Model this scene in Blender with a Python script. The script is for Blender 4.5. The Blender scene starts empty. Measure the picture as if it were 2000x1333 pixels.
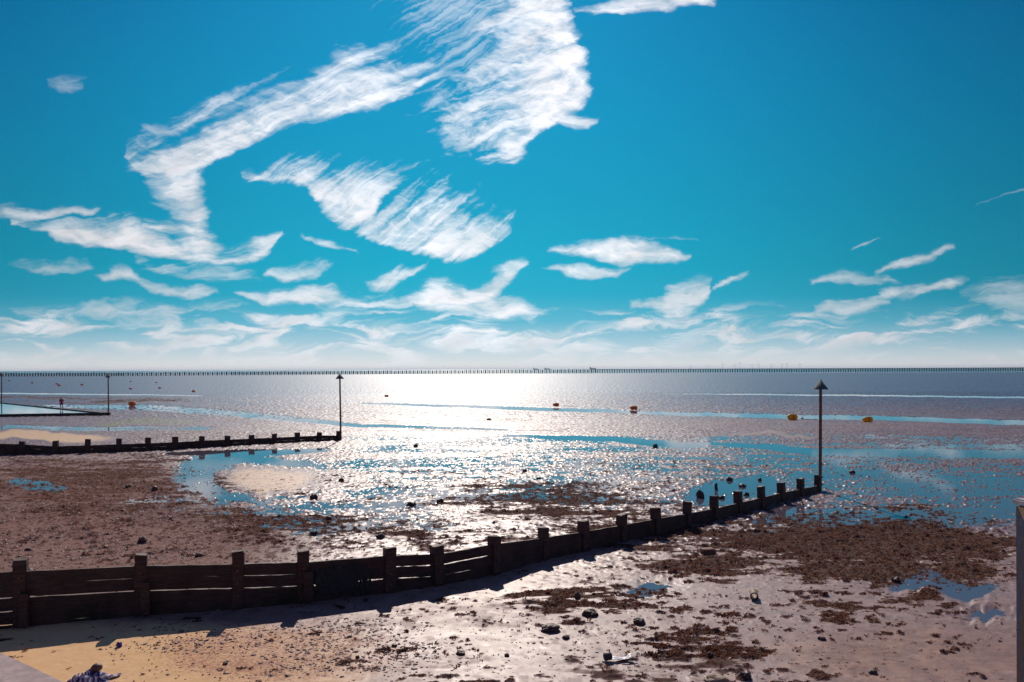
import bpy, bmesh, math, random
import numpy as np
from mathutils import Vector, Matrix
random.seed(7); rng = np.random.default_rng(11)
S = bpy.context.scene; COL = S.collection
# ------------------------------------------------------------------ camera, light, exposure
CAM_H = 5.0; F = 1600.0; YH = 721.5; ROLL = 0.0035
cam = bpy.data.cameras.new('camera'); cam_o = bpy.data.objects.new('camera', cam); COL.objects.link(cam_o)
cam_o.location = (0, 0, CAM_H); cam_o.rotation_euler = (math.radians(90), ROLL, 0)
cam.lens = 28.8; cam.sensor_width = 36; cam.shift_y = 55/2000; cam.clip_end = 90000; cam.clip_start = 0.1
S.camera = cam_o
SUN_EL = math.radians(34); SUN_AZ = math.atan2(-0.0625, 1.0)      # azimuth from +Y towards +X
sd = Vector((math.sin(SUN_AZ)*math.cos(SUN_EL), math.cos(SUN_AZ)*math.cos(SUN_EL), math.sin(SUN_EL)))
sun = bpy.data.lights.new('sun', 'SUN'); sun.energy = 3.6; sun.angle = math.radians(0.5); sun.color = (1.0, 0.87, 0.76)
sun_o = bpy.data.objects.new('sun', sun); COL.objects.link(sun_o); sun_o.rotation_euler = sd.to_track_quat('Z', 'Y').to_euler()
S.view_settings.view_transform = 'Standard'; S.view_settings.look = 'None'; S.view_settings.gamma = 1; S.view_settings.exposure = 0.12
S.render.film_transparent = False
S.cycles.max_bounces = 6; S.cycles.transparent_max_bounces = 8

def p2w(px, py, z=0.0):
    """point of the plane z seen at photograph position (px, py): used once, to measure the place"""
    du = px-1000.0; dv = YH-py
    u = (du*math.cos(ROLL)+dv*math.sin(ROLL))/F; v = (-du*math.sin(ROLL)+dv*math.cos(ROLL))/F
    y = (z-CAM_H)/v
    return Vector((u*y, y, z))
def h_at(px, py, y):
    """height of something standing at distance y and seen at (px, py)"""
    du = px-1000.0; dv = YH-py
    return CAM_H + y*(-du*math.sin(ROLL)+dv*math.cos(ROLL))/F

# ------------------------------------------------------------------ node maths helper
class N:
    def __init__(s, nt, sock): s.nt = nt; s.s = sock
    def _m(s, op, *a):
        n = s.nt.nodes.new('ShaderNodeMath'); n.operation = op
        for i, q in enumerate((s,)+a):
            if isinstance(q, N): s.nt.links.new(q.s, n.inputs[i])
            else: n.inputs[i].default_value = q
        return N(s.nt, n.outputs[0])
    def __add__(s, o): return s._m('ADD', o)
    __radd__ = __add__
    def __sub__(s, o): return s._m('SUBTRACT', o)
    def __rsub__(s, o): return (s*-1.0)+o
    def __mul__(s, o): return s._m('MULTIPLY', o)
    __rmul__ = __mul__
    def __truediv__(s, o): return s._m('DIVIDE', o)
    def mn(s, o): return s._m('MINIMUM', o)
    def mx(s, o): return s._m('MAXIMUM', o)
    def pw(s, o): return s._m('POWER', o)
    def ss(s, a, b, c=0.0, d=1.0):
        n = s.nt.nodes.new('ShaderNodeMapRange'); n.interpolation_type = 'SMOOTHSTEP'
        s.nt.links.new(s.s, n.inputs[0])
        for i, q in ((1, a), (2, b), (3, c), (4, d)): n.inputs[i].default_value = q
        return N(s.nt, n.outputs[0])
    def lin(s, a, b, c=0.0, d=1.0):
        n = s.nt.nodes.new('ShaderNodeMapRange'); s.nt.links.new(s.s, n.inputs[0])
        for i, q in ((1, a), (2, b), (3, c), (4, d)): n.inputs[i].default_value = q
        return N(s.nt, n.outputs[0])
    def curve(s, pts, xmax, ymax):
        n = s.nt.nodes.new('ShaderNodeFloatCurve'); t = s/xmax
        s.nt.links.new(t.s, n.inputs['Value']); c = n.mapping.curves[0]
        n.mapping.use_clip = False
        pts = [(x/xmax, y/ymax) for x, y in pts]
        c.points[0].location = pts[0]; c.points[1].location = pts[-1]
        for q in pts[1:-1]: c.points.new(*q)
        for q in c.points: q.handle_type = 'AUTO_CLAMPED'
        n.mapping.update()
        return N(s.nt, n.outputs[0])*ymax
def comb(nt, x, y, z=0.0):
    n = nt.nodes.new('ShaderNodeCombineXYZ')
    for i, q in enumerate((x, y, z)):
        if isinstance(q, N): nt.links.new(q.s, n.inputs[i])
        else: n.inputs[i].default_value = q
    return n.outputs[0]
def noise(nt, vec, scale, detail=3, rough=0.5, dist=0.0, dims='3D', out=0):
    n = nt.nodes.new('ShaderNodeTexNoise'); n.noise_dimensions = dims
    nt.links.new(vec, n.inputs['Vector'])
    n.inputs['Scale'].default_value = scale; n.inputs['Detail'].default_value = detail
    n.inputs['Roughness'].default_value = rough; n.inputs['Distortion'].default_value = dist
    return N(nt, n.outputs[out])
def mixc(nt, f, a, b):
    n = nt.nodes.new('ShaderNodeMix'); n.data_type = 'RGBA'
    if isinstance(f, N): nt.links.new(f.s, n.inputs[0])
    else: n.inputs[0].default_value = f
    for i, q in ((6, a), (7, b)):
        if isinstance(q, (tuple, list)): n.inputs[i].default_value = (*q[:3], 1)
        else: nt.links.new(q, n.inputs[i])
    return n.outputs[2]
def ramp(nt, f, stops, interp='LINEAR'):
    n = nt.nodes.new('ShaderNodeValToRGB'); nt.links.new(f.s, n.inputs[0]); cr = n.color_ramp; cr.interpolation = interp
    cr.elements[0].position = stops[0][0]; cr.elements[0].color = (*stops[0][1], 1)
    cr.elements[1].position = stops[-1][0]; cr.elements[1].color = (*stops[-1][1], 1)
    for p, c in stops[1:-1]:
        e = cr.elements.new(p); e.color = (*c, 1)
    return n.outputs[0]
def lin3(r, g, b):
    f = lambda c: (c/255/12.92) if c/255 <= 0.04045 else ((c/255+0.055)/1.055)**2.4
    return (f(r), f(g), f(b))

# ------------------------------------------------------------------ world: sky with cirrus, laid out by direction
def build_world():
    w = bpy.data.worlds.new('World'); S.world = w; w.use_nodes = True; nt = w.node_tree; nt.nodes.clear()
    out = nt.nodes.new('ShaderNodeOutputWorld'); bg = nt.nodes.new('ShaderNodeBackground')
    tc = nt.nodes.new('ShaderNodeTexCoord'); sep = nt.nodes.new('ShaderNodeSeparateXYZ')
    nt.links.new(tc.outputs['Generated'], sep.inputs[0])
    x, y, z = (N(nt, sep.outputs[i]) for i in range(3))
    ys = y.mx(0.12)
    u0 = x/ys; v0 = z/ys
    # hundredths of the sky's own layout unit
    X = u0*16.0+10.0-v0*0.056; Y = 7.215-v0*16.0-u0*0.056
    V0 = comb(nt, X, Y)
    wa = noise(nt, V0, 0.9, 3, 0.55, 0, '2D'); wb = noise(nt, comb(nt, X+31.0, Y+7.0), 1.0, 3, 0.55, 0, '2D')
    wc = noise(nt, comb(nt, X, Y*2.0), 4.5, 3, 0.6, 0, '2D'); wd = noise(nt, comb(nt, X+11.0, Y*2.0+5.0), 4.5, 3, 0.6, 0, '2D')
    Xw = X+(wa-0.5)*0.34+(wc-0.5)*0.13; Yw = Y+(wb-0.5)*0.30+(wd-0.5)*0.05
    def streak(deg, sa, sb, det=5, off=0.0, curl=0.0):
        c, s_ = math.cos(math.radians(deg)), math.sin(math.radians(deg))
        a = Xw*c-Yw*s_; b = Xw*s_+Yw*c
        if curl: b = b+(a*a)*curl
        return noise(nt, comb(nt, a*sa+off, b*sb), 1.0, det, 0.62, 0.25, '2D')
    s1 = streak(24, 0.38, 3.2, 6)            # rising to the right
    s2 = streak(32, 0.45, 5.5, 6, 9.0, 0.012)   # fan of the middle wing
    s3 = streak(20, 1.0, 3.6, 7, 3.0)    # the column
    s4 = streak(7, 0.38, 3.2, 6, 5.0)    # flat low streaks
    s5 = streak(8, 0.22, 7.0, 5, 2.0, 0.03)
    fine = noise(nt, comb(nt, Xw*1.6+Yw*1.4, Yw*5.0-Xw*1.2), 1.0, 4, 0.6, 0.3, '2D')
    def band(up, lo, fu, fl, st, amp=1.2, dens=1.0, swap=False, gain=1.05):
        a, b = (Yw, Xw) if swap else (Xw, Yw)
        up = [(p/100, q/100) for p, q in up]; lo = [(p/100, q/100) for p, q in lo]
        cu = a.curve(up, 20, 20); cl = a.curve(lo, 20, 20)
        e = ((b-cu)/(fu*1.7/100)).mn((cl-b)/(fl*1.15/100)).mn(1.0)+0.12
        g = (a-up[0][0]).mn(up[-1][0]-a)/0.12
        e = e.mn(g).mx(-1.0)
        q = (e*gain*0.95+(st-0.5)*amp*2.6+(fine-0.5)*1.0+0.12).mx(0.0).pw(1.35)
        return (1.0-(q*-1.15)._m('EXPONENT'))*((st-0.5)*1.1+(fine-0.5)*0.8+(wb-0.5)*0.7+1.02).mn(1.06).mx(0.2)*dens*e.ss(-1.0, 0.25)
    B = []
    B.append(band([(245,303),(300,284),(370,240),(430,208),(500,190),(600,160),(650,128),(700,112),(750,122),(800,126),(850,128),(915,149)],
                  [(245,308),(300,350),(350,345),(400,325),(450,303),(500,280),(560,254),(620,236),(700,216),(750,200),(800,186),(830,164),(870,155),(915,154)], 58, 13, s1, 1.0, 0.97, gain=1.45))
    B.append(band([(290,275),(340,285),(380,308),(420,338),(450,348),(480,335),(515,360)],
                  [(290,385),(340,402),(380,400),(420,404),(450,410),(480,432),(515,445)], 34, 22, s4, 0.9, 0.95, swap=True, gain=1.3))
    B.append(band([(20,437),(100,430),(180,424),(240,424),(300,446),(350,468),(380,478),(430,490),(470,488),(505,472),(548,458)],
                  [(20,441),(80,455),(120,476),(200,480),(260,494),(330,508),(380,517),(440,517),(500,512),(530,492),(548,461)], 16, 12, s4, 0.95, gain=1.3))
    B.append(band([(220,444),(300,434),(350,426),(395,430)], [(220,452),(300,454),(350,452),(395,475)], 10, 10, s4, 1.0))
    B.append(band([(-20,404),(0,403),(100,407),(190,409)], [(-20,425),(0,426),(60,431),(120,427),(190,412)], 8, 10, s4, 0.9, 0.85))
    B.append(band([(475,350),(520,331),(600,318),(650,331),(720,333),(760,332),(802,346)],
                  [(475,356),(540,358),(590,370),(620,402),(660,436),(700,446),(740,404),(770,374),(802,350)], 34, 14, s2, 0.95, 0.95, gain=1.3))
    B.append(band([(650,424),(700,420),(740,412),(780,394),(820,382),(872,370),(888,398),(920,410),(960,430),(1000,447)],
                  [(650,430),(720,460),(780,484),(840,502),(880,507),(920,503),(950,484),(1000,451)], 62, 10, s2, 1.1, 0.95, gain=1.25))
    B.append(band([(740,335),(790,320),(840,314)], [(740,342),(790,330),(840,319)], 10, 8, s1, 1.0, 0.5))
    B.append(band([(-30,945),(60,936),(100,930),(150,925),(200,895),(250,888),(280,905),(322,965)],
                  [(-30,1105),(50,1122),(100,1147),(150,1162),(180,1154),(205,1136),(230,1120),(250,1085),(280,1032),(322,998)], 105, 20, s3, 1.2, 1.0, swap=True, gain=1.35))
    B.append(band([(1020,262),(1050,238),(1080,221),(1110,224),(1150,230),(1170,236)],
                  [(1020,272),(1050,262),(1080,240),(1110,250),(1140,254),(1170,240)], 9, 9, s4, 0.7))
    B.append(band([(-30,760),(0,775),(50,805),(100,845),(145,895)], [(-30,970),(0,965),(50,960),(100,955),(145,950)], 70, 40, s5, 1.5, 0.42, swap=True, gain=0.8))
    B.append(band([(1120,19),(1180,11),(1220,0),(1260,-15),(1400,-15)], [(1120,21),(1190,26),(1250,24),(1290,31),(1330,18),(1400,8)], 10, 10, s4, 0.9))
    B.append(band([(1080,487),(1120,477),(1180,472),(1230,465),(1260,471),(1300,479),(1352,500)],
                  [(1080,489),(1130,499),(1180,509),(1230,519),(1280,514),(1352,502)], 12, 14, s4, 0.5, gain=1.5))
    B.append(band([(1068,529),(1110,520),(1180,519),(1232,523)], [(1068,530),(1110,541),(1160,543),(1200,537),(1232,525)], 8, 10, s4, 0.5, gain=1.5))
    B.append(band([(1230,470),(1290,464),(1370,465)], [(1230,474),(1290,468),(1370,469)], 4, 4, s4, 0.7, 0.6))
    B.append(band([(455,573),(560,568),(600,563),(640,560),(680,577),(750,579),(820,572),(862,548),(900,558),(940,548),(980,524),(1025,517),(1036,522)],
                  [(455,577),(520,592),(600,597),(700,600),(780,602),(850,606),(920,598),(960,578),(1000,550),(1025,530),(1036,524)], 18, 12, s4, 0.85, gain=1.4))
    B.append(band([(770,588),(880,580),(960,576),(1000,582),(1060,612)], [(770,598),(850,612),(950,622),(1000,625),(1060,616)], 12, 10, s4, 0.8, 0.95))
    B.append(band([(715,553),(760,534),(790,524),(836,523)], [(715,560),(760,566),(790,552),(836,526)], 12, 10, s2, 0.9, 0.9))
    B.append(band([(1230,600),(1290,584),(1310,562),(1360,556),(1392,552)], [(1230,603),(1290,618),(1310,632),(1360,612),(1378,590),(1392,556)], 14, 14, s4, 1.1, 0.9))
    B.append(band([(1590,550),(1650,530),(1700,534),(1765,549)], [(1590,553),(1640,547),(1700,557),(1765,556)], 8, 10, s4, 0.8, 0.8))
    B.append(band([(1705,528),(1780,503),(1866,482)], [(1705,532),(1780,524),(1866,489)], 6, 12, s1, 0.9, 0.85))
    B.append(band([(1715,572),(1780,557),(1896,543)], [(1715,584),(1760,588),(1810,574),(1896,548)], 8, 12, s1, 0.8, 0.85))
    B.append(band([(1390,566),(1420,548),(1462,532)], [(1390,571),(1420,562),(1462,537)], 5, 6, s1, 0.9, 0.8))
    B.append(band([(1660,486),(1690,473),(1722,464)], [(1660,489),(1690,480),(1722,467)], 3, 3, s1, 0.5, 0.7))
    B.append(band([(1900,405),(1950,388),(2010,370)], [(1900,407),(1950,392),(2010,374)], 3, 3, s1, 1.1, 0.45))
    B.append(band([(1870,560),(1940,556),(2050,554)], [(1870,575),(1940,606),(2050,618)], 25, 18, s4, 1.5, 0.5))
    B.append(band([(1590,598),(1630,580),(1700,582),(1740,588)], [(1590,614),(1640,612),(1700,604),(1740,594)], 9, 9, s4, 1.0, 0.7))
    B.append(band([(515,530),(570,524),(620,510),(648,513)], [(515,534),(560,552),(600,546),(648,517)], 12, 10, s1, 1.0, 0.8))
    B.append(band([(5,518),(40,508),(90,512),(170,508),(178,520)], [(5,520),(40,526),(90,534),(165,532),(178,524)], 12, 10, s4, 0.9, 0.6))
    B.append(band([(178,533),(215,538),(222,522),(260,528),(270,548),(340,562),(380,556),(425,568)],
                  [(178,537),(205,553),(240,550),(300,576),(360,584),(400,582),(425,573)], 9, 9, s4, 0.8, 0.85))
    B.append(band([(150,600),(200,588),(260,594),(340,602),(360,640)], [(150,606),(200,622),(260,640),(320,640),(360,645)], 18, 16, s4, 1.1, 0.75))
    B.append(band([(270,512),(340,520),(430,512),(520,545)], [(270,518),(340,545),(430,553),(520,552)], 18, 14, s4, 1.3, 0.6))
    B.append(band([(588,458),(620,464),(700,486)], [(588,464),(620,480),(700,491)], 6, 5, s1, 1.1, 0.6))
    B.append(band([(90,158),(130,146),(165,156)], [(90,166),(130,181),(165,168)], 16, 14, s4, 1.1, 0.36))
    B.append(band([(275,252),(310,244),(345,252)], [(275,257),(310,266),(345,262)], 9, 9, s4, 0.8, 0.5))
    d = B[0]
    for b in B[1:]: d = d.mx(b)
    # low streaky bank near the horizon
    l1 = noise(nt, comb(nt, Xw*0.75+(Yw*0.9), Yw*3.4), 1.0, 6, 0.6, 0.6, '2D')
    l2 = noise(nt, comb(nt, Xw*0.30, Yw*2.0+4.0), 1.0, 3, 0.5, 0.2, '2D')
    low = (l1*0.65+l2*0.35)
    env = Y.ss(5.7, 6.35)
    xr = X.ss(15.0, 20.0, 0.0, 0.05)
    lowd = ((low-0.60+env*0.165)-xr).ss(0.0, 0.18)*env*(0.88-Y.ss(6.5, 7.0)*0.35)
    d = d.mx(lowd).mn(1.0)
    # base blue, by height above the horizon, with the real scattering sky tinting it
    t = Y/7.22
    base = ramp(nt, t, [(0.0, lin3(0,122,180)), (0.30, lin3(0,138,188)), (0.55, lin3(0,150,190)), (0.72, lin3(0,162,196)),
                        (0.80, lin3(30,168,202)), (0.87, lin3(92,180,208)), (0.93, lin3(164,200,215)), (0.975, lin3(208,217,220)), (1.0, lin3(232,230,224))])
    sky = nt.nodes.new('ShaderNodeTexSky'); sky.sky_type = 'NISHITA'; sky.sun_disc = False
    sky.sun_elevation = SUN_EL; sky.sun_rotation = SUN_AZ; sky.altitude = 0
    sc = nt.nodes.new('ShaderNodeVectorMath'); sc.operation = 'MULTIPLY'; nt.links.new(sky.outputs[0], sc.inputs[0])
    sc.inputs[1].default_value = (0.004, 0.060, 0.085)
    base = mixc(nt, t.ss(0.72, 0.95, 0.15, 0.0), base, sc.outputs[0])
    # left, right and top of the sky are deeper than the part under the sun
    rad = ((X-9.0)*(X-9.0)+(Y-1.0)*(Y-1.0)*0.6).pw(0.5)
    dark = rad.ss(2.0, 12.5, 0.90, 0.55)
    dark = dark*t.ss(0.75, 1.0, 0.0, 1.0)*-1.0+dark+t.ss(0.75, 1.0, 0.0, 1.0)*rad.ss(2.0, 12.0, 1.06, 0.86)
    vm = nt.nodes.new('ShaderNodeVectorMath'); vm.operation = 'SCALE'; nt.links.new(base, vm.inputs[0]); nt.links.new(dark.s, vm.inputs['Scale'])
    cb = rad.ss(1.0, 9.0, 0.97, 0.66)
    cb = cb*((s1-0.5)*0.45+(fine-0.5)*0.30+(wa-0.5)*0.25+1.0)
    cc = comb(nt, cb*0.985, cb*0.985, cb*1.03)
    col = mixc(nt, d, vm.outputs[0], cc)
    # away from the sun (behind and overhead) plain deep sky
    back = y.ss(0.12, 0.4)*z.ss(0.52, 0.72, 1.0, 0.0)
    col = mixc(nt, back, ramp(nt, z, [(0.0, lin3(138,140,155)), (0.15, lin3(88,106,140)), (0.6, lin3(60,78,122)), (1.0, lin3(48,66,110))]), col)
    nt.links.new(col, bg.inputs[0]); bg.inputs[1].default_value = 1.0
    nt.links.new(bg.outputs[0], out.inputs[0])
    w.cycles.sampling_method = 'MANUAL'; w.cycles.sample_map_resolution = 512
build_world()

# ------------------------------------------------------------------ mesh helpers
class MB:
    def __init__(s): s.v = []; s.f = []; s.sm = []
    def add(s, vs, fs, smooth=False):
        o = len(s.v); s.v += [tuple(q) for q in vs]; s.f += [tuple(o+i for i in f) for f in fs]; s.sm += [smooth]*len(fs); return s
    def box(s, c, d, rz=0.0, m=None, jit=0.0):
        vs = []
        for i in (-1, 1):
            for j in (-1, 1):
                for k in (-1, 1):
                    q = Vector((i*d[0]/2, j*d[1]/2, k*d[2]/2))
                    if jit: q += Vector((random.uniform(-jit, jit) for _ in range(3)))
                    if m: q = m @ q
                    q = Matrix.Rotation(rz, 3, 'Z') @ q
                    vs.append(q+Vector(c))
        return s.add(vs, [(0,1,3,2),(4,6,7,5),(0,4,5,1),(2,3,7,6),(0,2,6,4),(1,5,7,3)])
    def tube(s, p, r, n=12, smooth=True, cap=True):
        p = [Vector(q) for q in p]; vs = []; fs = []
        for i, q in enumerate(p):
            t = (p[min(i+1, len(p)-1)]-p[max(i-1, 0)]).normalized()
            a = t.orthogonal().normalized() if i == 0 else (a-t*a.dot(t)).normalized()
            b = t.cross(a); rr = r[i] if isinstance(r, (list, tuple)) else r
            for k in range(n):
                an = 2*math.pi*k/n; vs.append(q+(a*math.cos(an)+b*math.sin(an))*rr)
        for i in range(len(p)-1):
            for k in range(n): fs.append((i*n+k, i*n+(k+1) % n, (i+1)*n+(k+1) % n, (i+1)*n+k))
        s.add(vs, fs, smooth)
        if cap:
            s.add(vs[:n], [tuple(range(n-1, -1, -1))]); s.add(vs[-n:], [tuple(range(n))])
        return s
    def build(s, name, mat, parent=None, loc=None):
        me = bpy.data.meshes.new(name); me.from_pydata(s.v, [], s.f); me.update()
        me.polygons.foreach_set('use_smooth', s.sm); me.materials.append(mat)
        o = bpy.data.objects.new(name, me); COL.objects.link(o)
        if parent: o.parent = parent
        if loc is not None: o.location = loc
        return o
def tag(o, label=None, cat=None, group=None, kind=None):
    if label: o['label'] = label
    if cat: o['category'] = cat
    if group: o['group'] = group
    if kind: o['kind'] = kind
    return o
def thing(name, label, cat, loc=(0, 0, 0), rz=0.0, group=None):
    o = bpy.data.objects.new(name, None); COL.objects.link(o); o.location = loc; o.rotation_euler = (0, 0, rz); o.empty_display_size = 0.2
    return tag(o, label, cat, group)
def np_mesh(name, V, Fq, mat, smooth=True, attrs=None):
    """fast mesh from arrays; Fq (n,k) with constant k"""
    me = bpy.data.meshes.new(name); k = Fq.shape[1]
    me.vertices.add(len(V)); me.vertices.foreach_set('co', np.ascontiguousarray(V, dtype=np.float32).ravel())
    me.loops.add(Fq.size); me.loops.foreach_set('vertex_index', Fq.ravel().astype(np.int32))
    me.polygons.add(len(Fq)); me.polygons.foreach_set('loop_start', np.arange(0, Fq.size, k, dtype=np.int32))
    me.polygons.foreach_set('loop_total', np.full(len(Fq), k, dtype=np.int32))
    me.polygons.foreach_set('use_smooth', np.full(len(Fq), smooth))
    for an, av in (attrs or {}).items():
        a = me.attributes.new(an, 'FLOAT', 'POINT'); a.data.foreach_set('value', av.astype(np.float32).ravel())
    me.update(calc_edges=True); me.materials.append(mat)
    o = bpy.data.objects.new(name, me); COL.objects.link(o); return o

# ------------------------------------------------------------------ materials
def new_mat(name):
    m = bpy.data.materials.new(name); m.use_nodes = True; nt = m.node_tree; nt.nodes.clear()
    out = nt.nodes.new('ShaderNodeOutputMaterial'); b = nt.nodes.new('ShaderNodeBsdfPrincipled'); nt.links.new(b.outputs[0], out.inputs[0])
    tc = nt.nodes.new('ShaderNodeTexCoord')
    return m, nt, b, tc
def setv(nt, b, k, q):
    if isinstance(q, N): nt.links.new(q.s, b.inputs[k])
    elif isinstance(q, bpy.types.NodeSocket): nt.links.new(q, b.inputs[k])
    elif isinstance(q, (tuple, list)): b.inputs[k].default_value = (*q[:3], 1)
    else: b.inputs[k].default_value = q
def bump(nt, b, h, dist, strength=1.0):
    n = nt.nodes.new('ShaderNodeBump'); nt.links.new(h.s, n.inputs['Height']); n.inputs['Distance'].default_value = dist
    n.inputs['Strength'].default_value = strength; nt.links.new(n.outputs[0], b.inputs['Normal'])
def attr(nt, name):
    a = nt.nodes.new('ShaderNodeAttribute'); a.attribute_name = name; return N(nt, a.outputs['Fac'])
def simple(name, c1, c2, scale=8, rough=0.7, bd=0.004, stretch=(1, 1, 1), metal=0.0):
    m, nt, b, tc = new_mat(name)
    mp = nt.nodes.new('ShaderNodeMapping'); mp.inputs['Scale'].default_value = stretch; nt.links.new(tc.outputs['Object'], mp.inputs[0])
    n1 = noise(nt, mp.outputs[0], scale, 5, 0.6); n2 = noise(nt, mp.outputs[0], scale*5, 4, 0.6)
    setv(nt, b, 'Base Color', mixc(nt, (n1*0.7+n2*0.3).ss(0.35, 0.65), c1, c2)); setv(nt, b, 'Roughness', (n2).lin(0.3, 0.7, rough-0.12, min(1, rough+0.12)))
    setv(nt, b, 'Metallic', metal)
    bump(nt, b, n1*0.5+n2*0.5, bd)
    return m
M = {}
M['timber'] = None
def timber(name, c1, c2, c3):
    m, nt, b, tc = new_mat(name)
    sp = nt.nodes.new('ShaderNodeSeparateXYZ'); nt.links.new(tc.outputs['Object'], sp.inputs[0]); z = N(nt, sp.outputs[2])
    mp = nt.nodes.new('ShaderNodeMapping'); mp.inputs['Scale'].default_value = (1.2, 1.2, 14); nt.links.new(tc.outputs['Object'], mp.inputs[0])
    g = noise(nt, mp.outputs[0], 2.0, 6, 0.65, 0.4); q = noise(nt, tc.outputs['Object'], 2.2, 4, 0.6); fine = noise(nt, tc.outputs['Object'], 40, 4, 0.7)
    c = mixc(nt, g.ss(0.35, 0.68), c1, c2)
    c = mixc(nt, (q+z*-0.25).ss(0.42, 0.62)*0.75, c, c3)
    setv(nt, b, 'Base Color', c); setv(nt, b, 'Roughness', q.lin(0.3, 0.7, 0.55, 0.9)); bump(nt, b, g*0.7+fine*0.3, 0.02)
    return m
M['timber'] = timber('wet_timber', (0.030, 0.013, 0.009), (0.075, 0.029, 0.019), (0.011, 0.013, 0.004))
M['timber_post'] = timber('post_timber', (0.034, 0.014, 0.010), (0.09, 0.036, 0.024), (0.016, 0.012, 0.006))
M['pile'] = simple('pile_concrete', (0.05, 0.08, 0.11), (0.09, 0.12, 0.15), 1.0, 0.8)
M['rust_pole'] = simple('rusted_steel', (0.16, 0.055, 0.025), (0.30, 0.12, 0.06), 9, 0.7, 0.003)
M['cone'] = simple('weathered_green_steel', (0.045, 0.075, 0.085), (0.09, 0.12, 0.12), 6, 0.85, 0.002)
M['buoy'] = simple('orange_plastic', (0.75, 0.22, 0.02), (0.85, 0.33, 0.03), 3, 0.45, 0.002)
M['buoy_y'] = simple('yellow_plastic', (0.80, 0.33, 0.015), (0.85, 0.42, 0.03), 3, 0.45, 0.002)
M['dark_rope'] = simple('dark_rope', (0.03, 0.03, 0.035), (0.06, 0.05, 0.05), 20, 0.8)
M['stone'] = simple('dark_stone', (0.04, 0.018, 0.014), (0.11, 0.048, 0.034), 12, 0.6, 0.01)
M['stone2'] = simple('tan_stone', (0.22, 0.14, 0.09), (0.32, 0.21, 0.13), 10, 0.7, 0.01)
M['brick'] = simple('worn_brick', (0.14, 0.045, 0.03), (0.22, 0.08, 0.05), 14, 0.8, 0.006)
M['weed'] = simple('brown_seaweed', (0.055, 0.022, 0.012), (0.16, 0.068, 0.032), 5, 0.42, 0.01)
M['weed_dark'] = simple('black_seaweed', (0.010, 0.008, 0.007), (0.02, 0.016, 0.012), 8, 0.6, 0.01)
M['shingle'] = simple('shingle', (0.10, 0.045, 0.036), (0.34, 0.18, 0.14), 18, 0.65, 0.004)
M['concrete'] = simple('pale_concrete', (0.30, 0.215, 0.21), (0.47, 0.36, 0.345), 5, 0.85, 0.004)
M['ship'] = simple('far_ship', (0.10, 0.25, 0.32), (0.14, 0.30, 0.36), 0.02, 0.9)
M['turbine'] = simple('turbine_white', (0.85, 0.88, 0.9), (0.9, 0.9, 0.9), 0.02, 0.9)
M['skin'] = simple('skin', (0.50, 0.26, 0.18), (0.56, 0.30, 0.21), 10, 0.6)
M['pink'] = simple('pink_cotton', (0.62, 0.01, 0.13), (0.72, 0.02, 0.18), 10, 0.8)
M['hair'] = simple('brown_hair', (0.10, 0.04, 0.03), (0.14, 0.06, 0.04), 30, 0.6)
M['white'] = simple('white_plastic', (0.70, 0.68, 0.68), (0.80, 0.79, 0.80), 10, 0.5)

def weed_mat():
    m, nt, b, tc = new_mat('brown_seaweed')
    n1 = noise(nt, tc.outputs['Object'], 4, 4, .6); c = mixc(nt, n1.ss(.35, .65), (.034, .013, .012), (.085, .036, .030))
    setv(nt, b, 'Base Color', c); setv(nt, b, 'Roughness', .7); b.inputs['Specular IOR Level'].default_value = .2
    out = [n for n in nt.nodes if n.type == 'OUTPUT_MATERIAL'][0]; tr = nt.nodes.new('ShaderNodeBsdfTranslucent')
    tr.inputs[0].default_value = (.36, .12, .055, 1); mx = nt.nodes.new('ShaderNodeMixShader'); mx.inputs[0].default_value = .25
    nt.links.new(b.outputs[0], mx.inputs[1]); nt.links.new(tr.outputs[0], mx.inputs[2]); nt.links.new(mx.outputs[0], out.inputs[0]); return m
M['weed'] = weed_mat()
def plastic(name, c1, tcol):
    m, nt, b, tc = new_mat(name); n1 = noise(nt, tc.outputs['Object'], 5, 4, .6)
    setv(nt, b, 'Base Color', mixc(nt, n1.ss(.3, .7), c1, tuple(q*.75 for q in c1))); setv(nt, b, 'Roughness', .45)
    out = [n for n in nt.nodes if n.type == 'OUTPUT_MATERIAL'][0]; tr = nt.nodes.new('ShaderNodeBsdfTranslucent')
    tr.inputs[0].default_value = (*tcol, 1); mx = nt.nodes.new('ShaderNodeMixShader'); mx.inputs[0].default_value = .4
    nt.links.new(b.outputs[0], mx.inputs[1]); nt.links.new(tr.outputs[0], mx.inputs[2]); nt.links.new(mx.outputs[0], out.inputs[0]); return m
M['buoy'] = plastic('orange_plastic', (.9, .26, .015), (1.0, .38, .04)); M['buoy_y'] = plastic('yellow_plastic', (.9, .42, .01), (1.0, .6, .04))
M['pink'] = plastic('pink_cotton', (.75, .01, .16), (.9, .02, .22)); M['purple'] = simple('purple_rubber', (.05, .01, .16), (.08, .02, .22), 10, .5)
def stripe_cloth():
    m, nt, b, tc = new_mat('striped_cloth')
    sp = nt.nodes.new('ShaderNodeSeparateXYZ'); nt.links.new(tc.outputs['UV'], sp.inputs[0])
    u = N(nt, sp.outputs[0]); s = (u*60.0)._m('SINE'); 
    c = mixc(nt, s.ss(-0.2, 0.2), (0.50, 0.45, 0.46), (0.09, 0.06, 0.20))
    setv(nt, b, 'Base Color', c); setv(nt, b, 'Roughness', 0.9); return m
M['stripe'] = stripe_cloth()

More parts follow.
